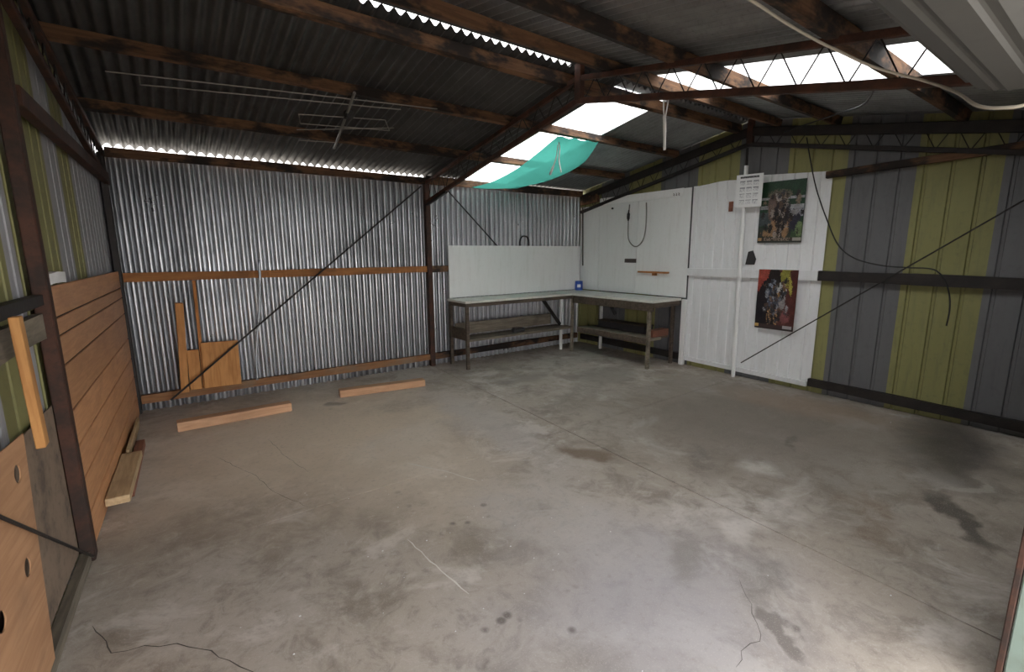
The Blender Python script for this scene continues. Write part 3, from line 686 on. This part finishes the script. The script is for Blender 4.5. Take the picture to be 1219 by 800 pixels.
cl2 = empty('shelf_clutter', (4.55, -.48, .42), 'small dark lump of clutter on the lower bench shelf', 'clutter')
beam('lump', (4.45, -.49, .452), (4.66, -.48, .452), .09, .06, 'darkpart', cl2, 0, .015)
box('lid', (4.47, -.525, .483), (4.58, -.45, .498), 'plate', cl2, .004)
b2 = empty('side_bench', (5.9, -1.35, 0), 'brown timber side bench along the right wall', 'workbench')
box('bench_top', (5.565, -2.12, .915), (6.195, -.58, .945), 'bench_top', b2)
box('apron', (5.57, -2.11, .80), (5.61, -.60, .914), 'bench_wood', b2)
box('apron', (5.611, -2.11, .845), (6.18, -2.07, .914), 'bench_wood', b2)
box('leg', (5.575, -2.065, 0), (5.62, -2.02, .914), 'greywood', b2)
box('leg', (6.11, -.70, 0), (6.15, -.66, .914), 'white', b2)
box('leg', (6.12, -2.05, 0), (6.165, -2.01, .84), 'bench_wood', b2)
box('lower_shelf', (5.63, -2.06, .385), (5.86, -.65, .42), 'greywood', b2)
box('lower_shelf', (5.865, -2.0, .385), (6.10, -.72, .42), 'bench_wood', b2)
box('shelf_edge', (5.612, -2.015, .335), (5.628, -.65, .415), 'bench_wood', b2)
tag(box('timber_crate', (5.70, -2.04, .425), (6.05, -1.93, .52), 'redwood'), 'reddish timber offcut at the end of the side bench shelf', 'timber')
bx = empty('dark_box', (5.95, -1.3, .42), 'dark low tray of odds and ends on side bench shelf', 'tray')
box('tray', (5.88, -1.75, .421), (6.08, -.85, .52), 'darkpart', bx)
box('tray_rim', (5.87, -1.76, .521), (6.09, -.84, .535), 'bench_wood', bx)
bk = tag(beam('hanging_bracket', (5.95, -.95, .90), (6.05, -1.05, .62), .07, .05, 'darkpart', None, 0, .01), 'dark bracket hanging under the side bench top', 'bracket')
# blue tin
tin = empty('paint_tin', (6.12, -.16, .946), 'small blue tin standing in the bench corner', 'tin')
def lathe(name, prof, mat, parent, loc, seg=20):
    v, f = [], []; n = len(prof)
    for k in range(seg):
        a = 2*math.pi*k/seg
        v += [(r*math.cos(a), r*math.sin(a), z) for r, z in prof]
    for k in range(seg):
        for j in range(n-1): f.append((k*n+j, ((k+1) % seg)*n+j, ((k+1) % seg)*n+j+1, k*n+j+1))
    return link(name, mesh(name, v, f, False), mat, parent, Matrix.Translation(loc))
lathe('tin_body', [(0, 0), (.062, 0), (.064, .004), (.064, .145), (.066, .15), (.066, .155), (.056, .155), (.054, .148), (0, .148)], 'blue', tin, (6.12, -.16, .946))
v, f = [], []
for k in range(7):
    a = R(200+k*9); v += [(.0655*math.cos(a), .0655*math.sin(a), z) for z in (.05, .10)]
f = [(2*k, 2*k+2, 2*k+3, 2*k+1) for k in range(6)]
link('tin_label', mesh('tin_label', v, f), 'white_label', tin, Matrix.Translation((6.12, -.16, .946)))

# ================================================================== UNDER THE ROOF
# television aerial tied under the purlins
ae = empty('tv_aerial', (1.8, -1.4, 2.75), 'old wire television aerial tied under the roof purlins', 'aerial')
def rz(y): return roof(y)-.115
def el(nm, a, b, d=.009): return rod(nm, (a[0], a[1], rz(a[1])), (b[0], b[1], rz(b[1])), d, 'wire', ae, 6)
el('boom', (1.76, -2.0), (1.925, -.84), .026)
el('long_element', (.205, -1.66), (2.50, -2.0)); el('long_element', (.385, -1.55), (2.21, -1.87)); el('dipole_end', (.385, -1.68), (.385, -1.55))
el('short_element', (1.45, -1.475), (2.16, -1.63)); el('short_element', (1.50, -1.30), (2.28, -1.43)); el('dipole_end', (1.452, -1.472), (1.502, -1.302)); el('dipole_end', (2.16, -1.63), (2.28, -1.43))
el('short_element', (1.50, -1.16), (2.3, -1.5)); el('short_element', (1.565, -.93), (1.91, -.99)); 
box('junction_box', (1.80, -1.66, rz(-1.6)-.03), (1.86, -1.58, rz(-1.6)+.03), 'darkpart', ae)
# green shade cloth slung below the clear sheet
nu, nv = 16, 24; v, f = [], []
Lc = smoothpts([(3.98, -1.96, 2.83), (4.05, -1.55, 2.72), (4.10, -1.1, 2.62), (4.06, -.6, 2.54), (4.02, -.12, 2.52)], 6)
Rc = smoothpts([(4.55, -2.02, 2.85), (4.80, -1.55, 2.72), (4.90, -1.1, 2.64), (4.88, -.6, 2.56), (4.82, -.12, 2.53)], 6)
for j in range(nv+1):
    t = j/nv; a, b = Lc[j], Rc[j]
    for i in range(nu+1):
        u = i/nu; p = a.lerp(b, u)
        sag = .085*math.sin(math.pi*u)*(.35+.65*math.sin(math.pi*min(1, t*1.15))) - .008*math.sin(u*19+3*t)*(1-t)
        v.append((p.x, p.y, p.z-sag+.02*math.sin(5*t+4*u)))
for j in range(nv):
    for i in range(nu): a = j*(nu+1)+i; f.append((a, a+1, a+nu+2, a+nu+1))
tag(link('shade_cloth', mesh('shade_cloth', v, f, True), 'cloth'), 'green shade cloth slung below the clear roof sheet', 'shade cloth')
rp = empty('tie_rope', (4.1, -1.85, 2.85), 'frayed white tie rope hanging from the green shade cloth', 'rope')
tube('strand', [(4.08, -1.83, 2.90), (4.1, -1.86, 2.75), (4.11, -1.84, 2.62), (4.1, -1.89, 2.48)], .008, 'rope', rp, 5)
tube('strand', [(4.09, -1.84, 2.78), (4.1, -1.80, 2.64), (4.1, -1.70, 2.475)], [.006, .007, .014], 'rope', rp, 5)
r2 = empty('hanging_rope', (3.36, -3.77, 2.66), 'white rope hanging from the middle truss bottom chord', 'rope')
tube('strand', [(3.365, -3.765, 2.69), (3.36, -3.77, 2.6), (3.36, -3.785, 2.50), (3.36, -3.795, 2.315)], [.006, .006, .013, .011], 'rope', r2, 6)
tube('strand', [(3.365, -3.81, 2.69), (3.36, -3.80, 2.6), (3.36, -3.785, 2.51)], .005, 'rope', r2, 5)
# loose cables near the roller door
tag(tube('roof_cable', [(2.1, -4.86, 2.60), (2.3, -4.932, 2.555), (2.5, -4.96, 2.526), (2.7, -5.011, 2.484), (2.85, -5.066, 2.448), (2.95, -5.14, 2.397), (3.0, -5.231, 2.347), (3.0, -5.327, 2.294), (2.88, -5.46, 2.195), (2.76, -5.551, 2.105), (2.70, -5.63, 2.07), (2.69, -5.70, 2.07), (2.68, -5.84, 2.12)], .006, 'cord_white', None, 7), 'off white cable sagging under the front roof to the roller door', 'cable')
tag(tube('dark_cable', [(3.36, -5.05, 2.435), (4.0, -4.79, 2.50), (4.8, -4.393, 2.668), (5.4, -3.977, 2.784), (6.0, -3.40, 2.875)], .006, 'black', None, 5), 'thin dark cable from middle truss to the right wall', 'cable')
# roller door drum above the opening
dr = empty('roller_door', (1.25, -5.67, 2.3), 'pale ribbed roller door wound up on its drum', 'roller door')
RC, RZ, RR = -5.672, 2.302, .196
prof = []
nr = 14
for k in range(nr):
    a0 = 2*math.pi*k/nr
    for da, rr in ((0, RR-.006), (.04, RR-.005), (.09, RR+.001), (.36, RR+.002), (.41, RR-.003)): prof.append((a0+da, rr))
v, f = [], []; n = len(prof)
for x in (-.08, 2.63):
    v += [(x, RC+rr*math.cos(a), RZ+rr*math.sin(a)) for a, rr in prof]
f = [(i, (i+1) % n, n+(i+1) % n, n+i) for i in range(n)]+[tuple(range(n)), tuple(reversed(range(n, 2*n)))]
link('door_curtain', mesh('door_curtain', v, f), 'door', dr)
rod('axle', (-.16, RC, RZ), (2.72, RC, RZ), .04, 'dark_steel', dr, 12)
box('bracket', (2.66, -5.86, 2.24), (2.675, -5.60, 2.36), 'dark_steel', dr)
box('bracket', (-.13, -5.86, 2.24), (-.115, -5.60, 2.36), 'dark_steel', dr)
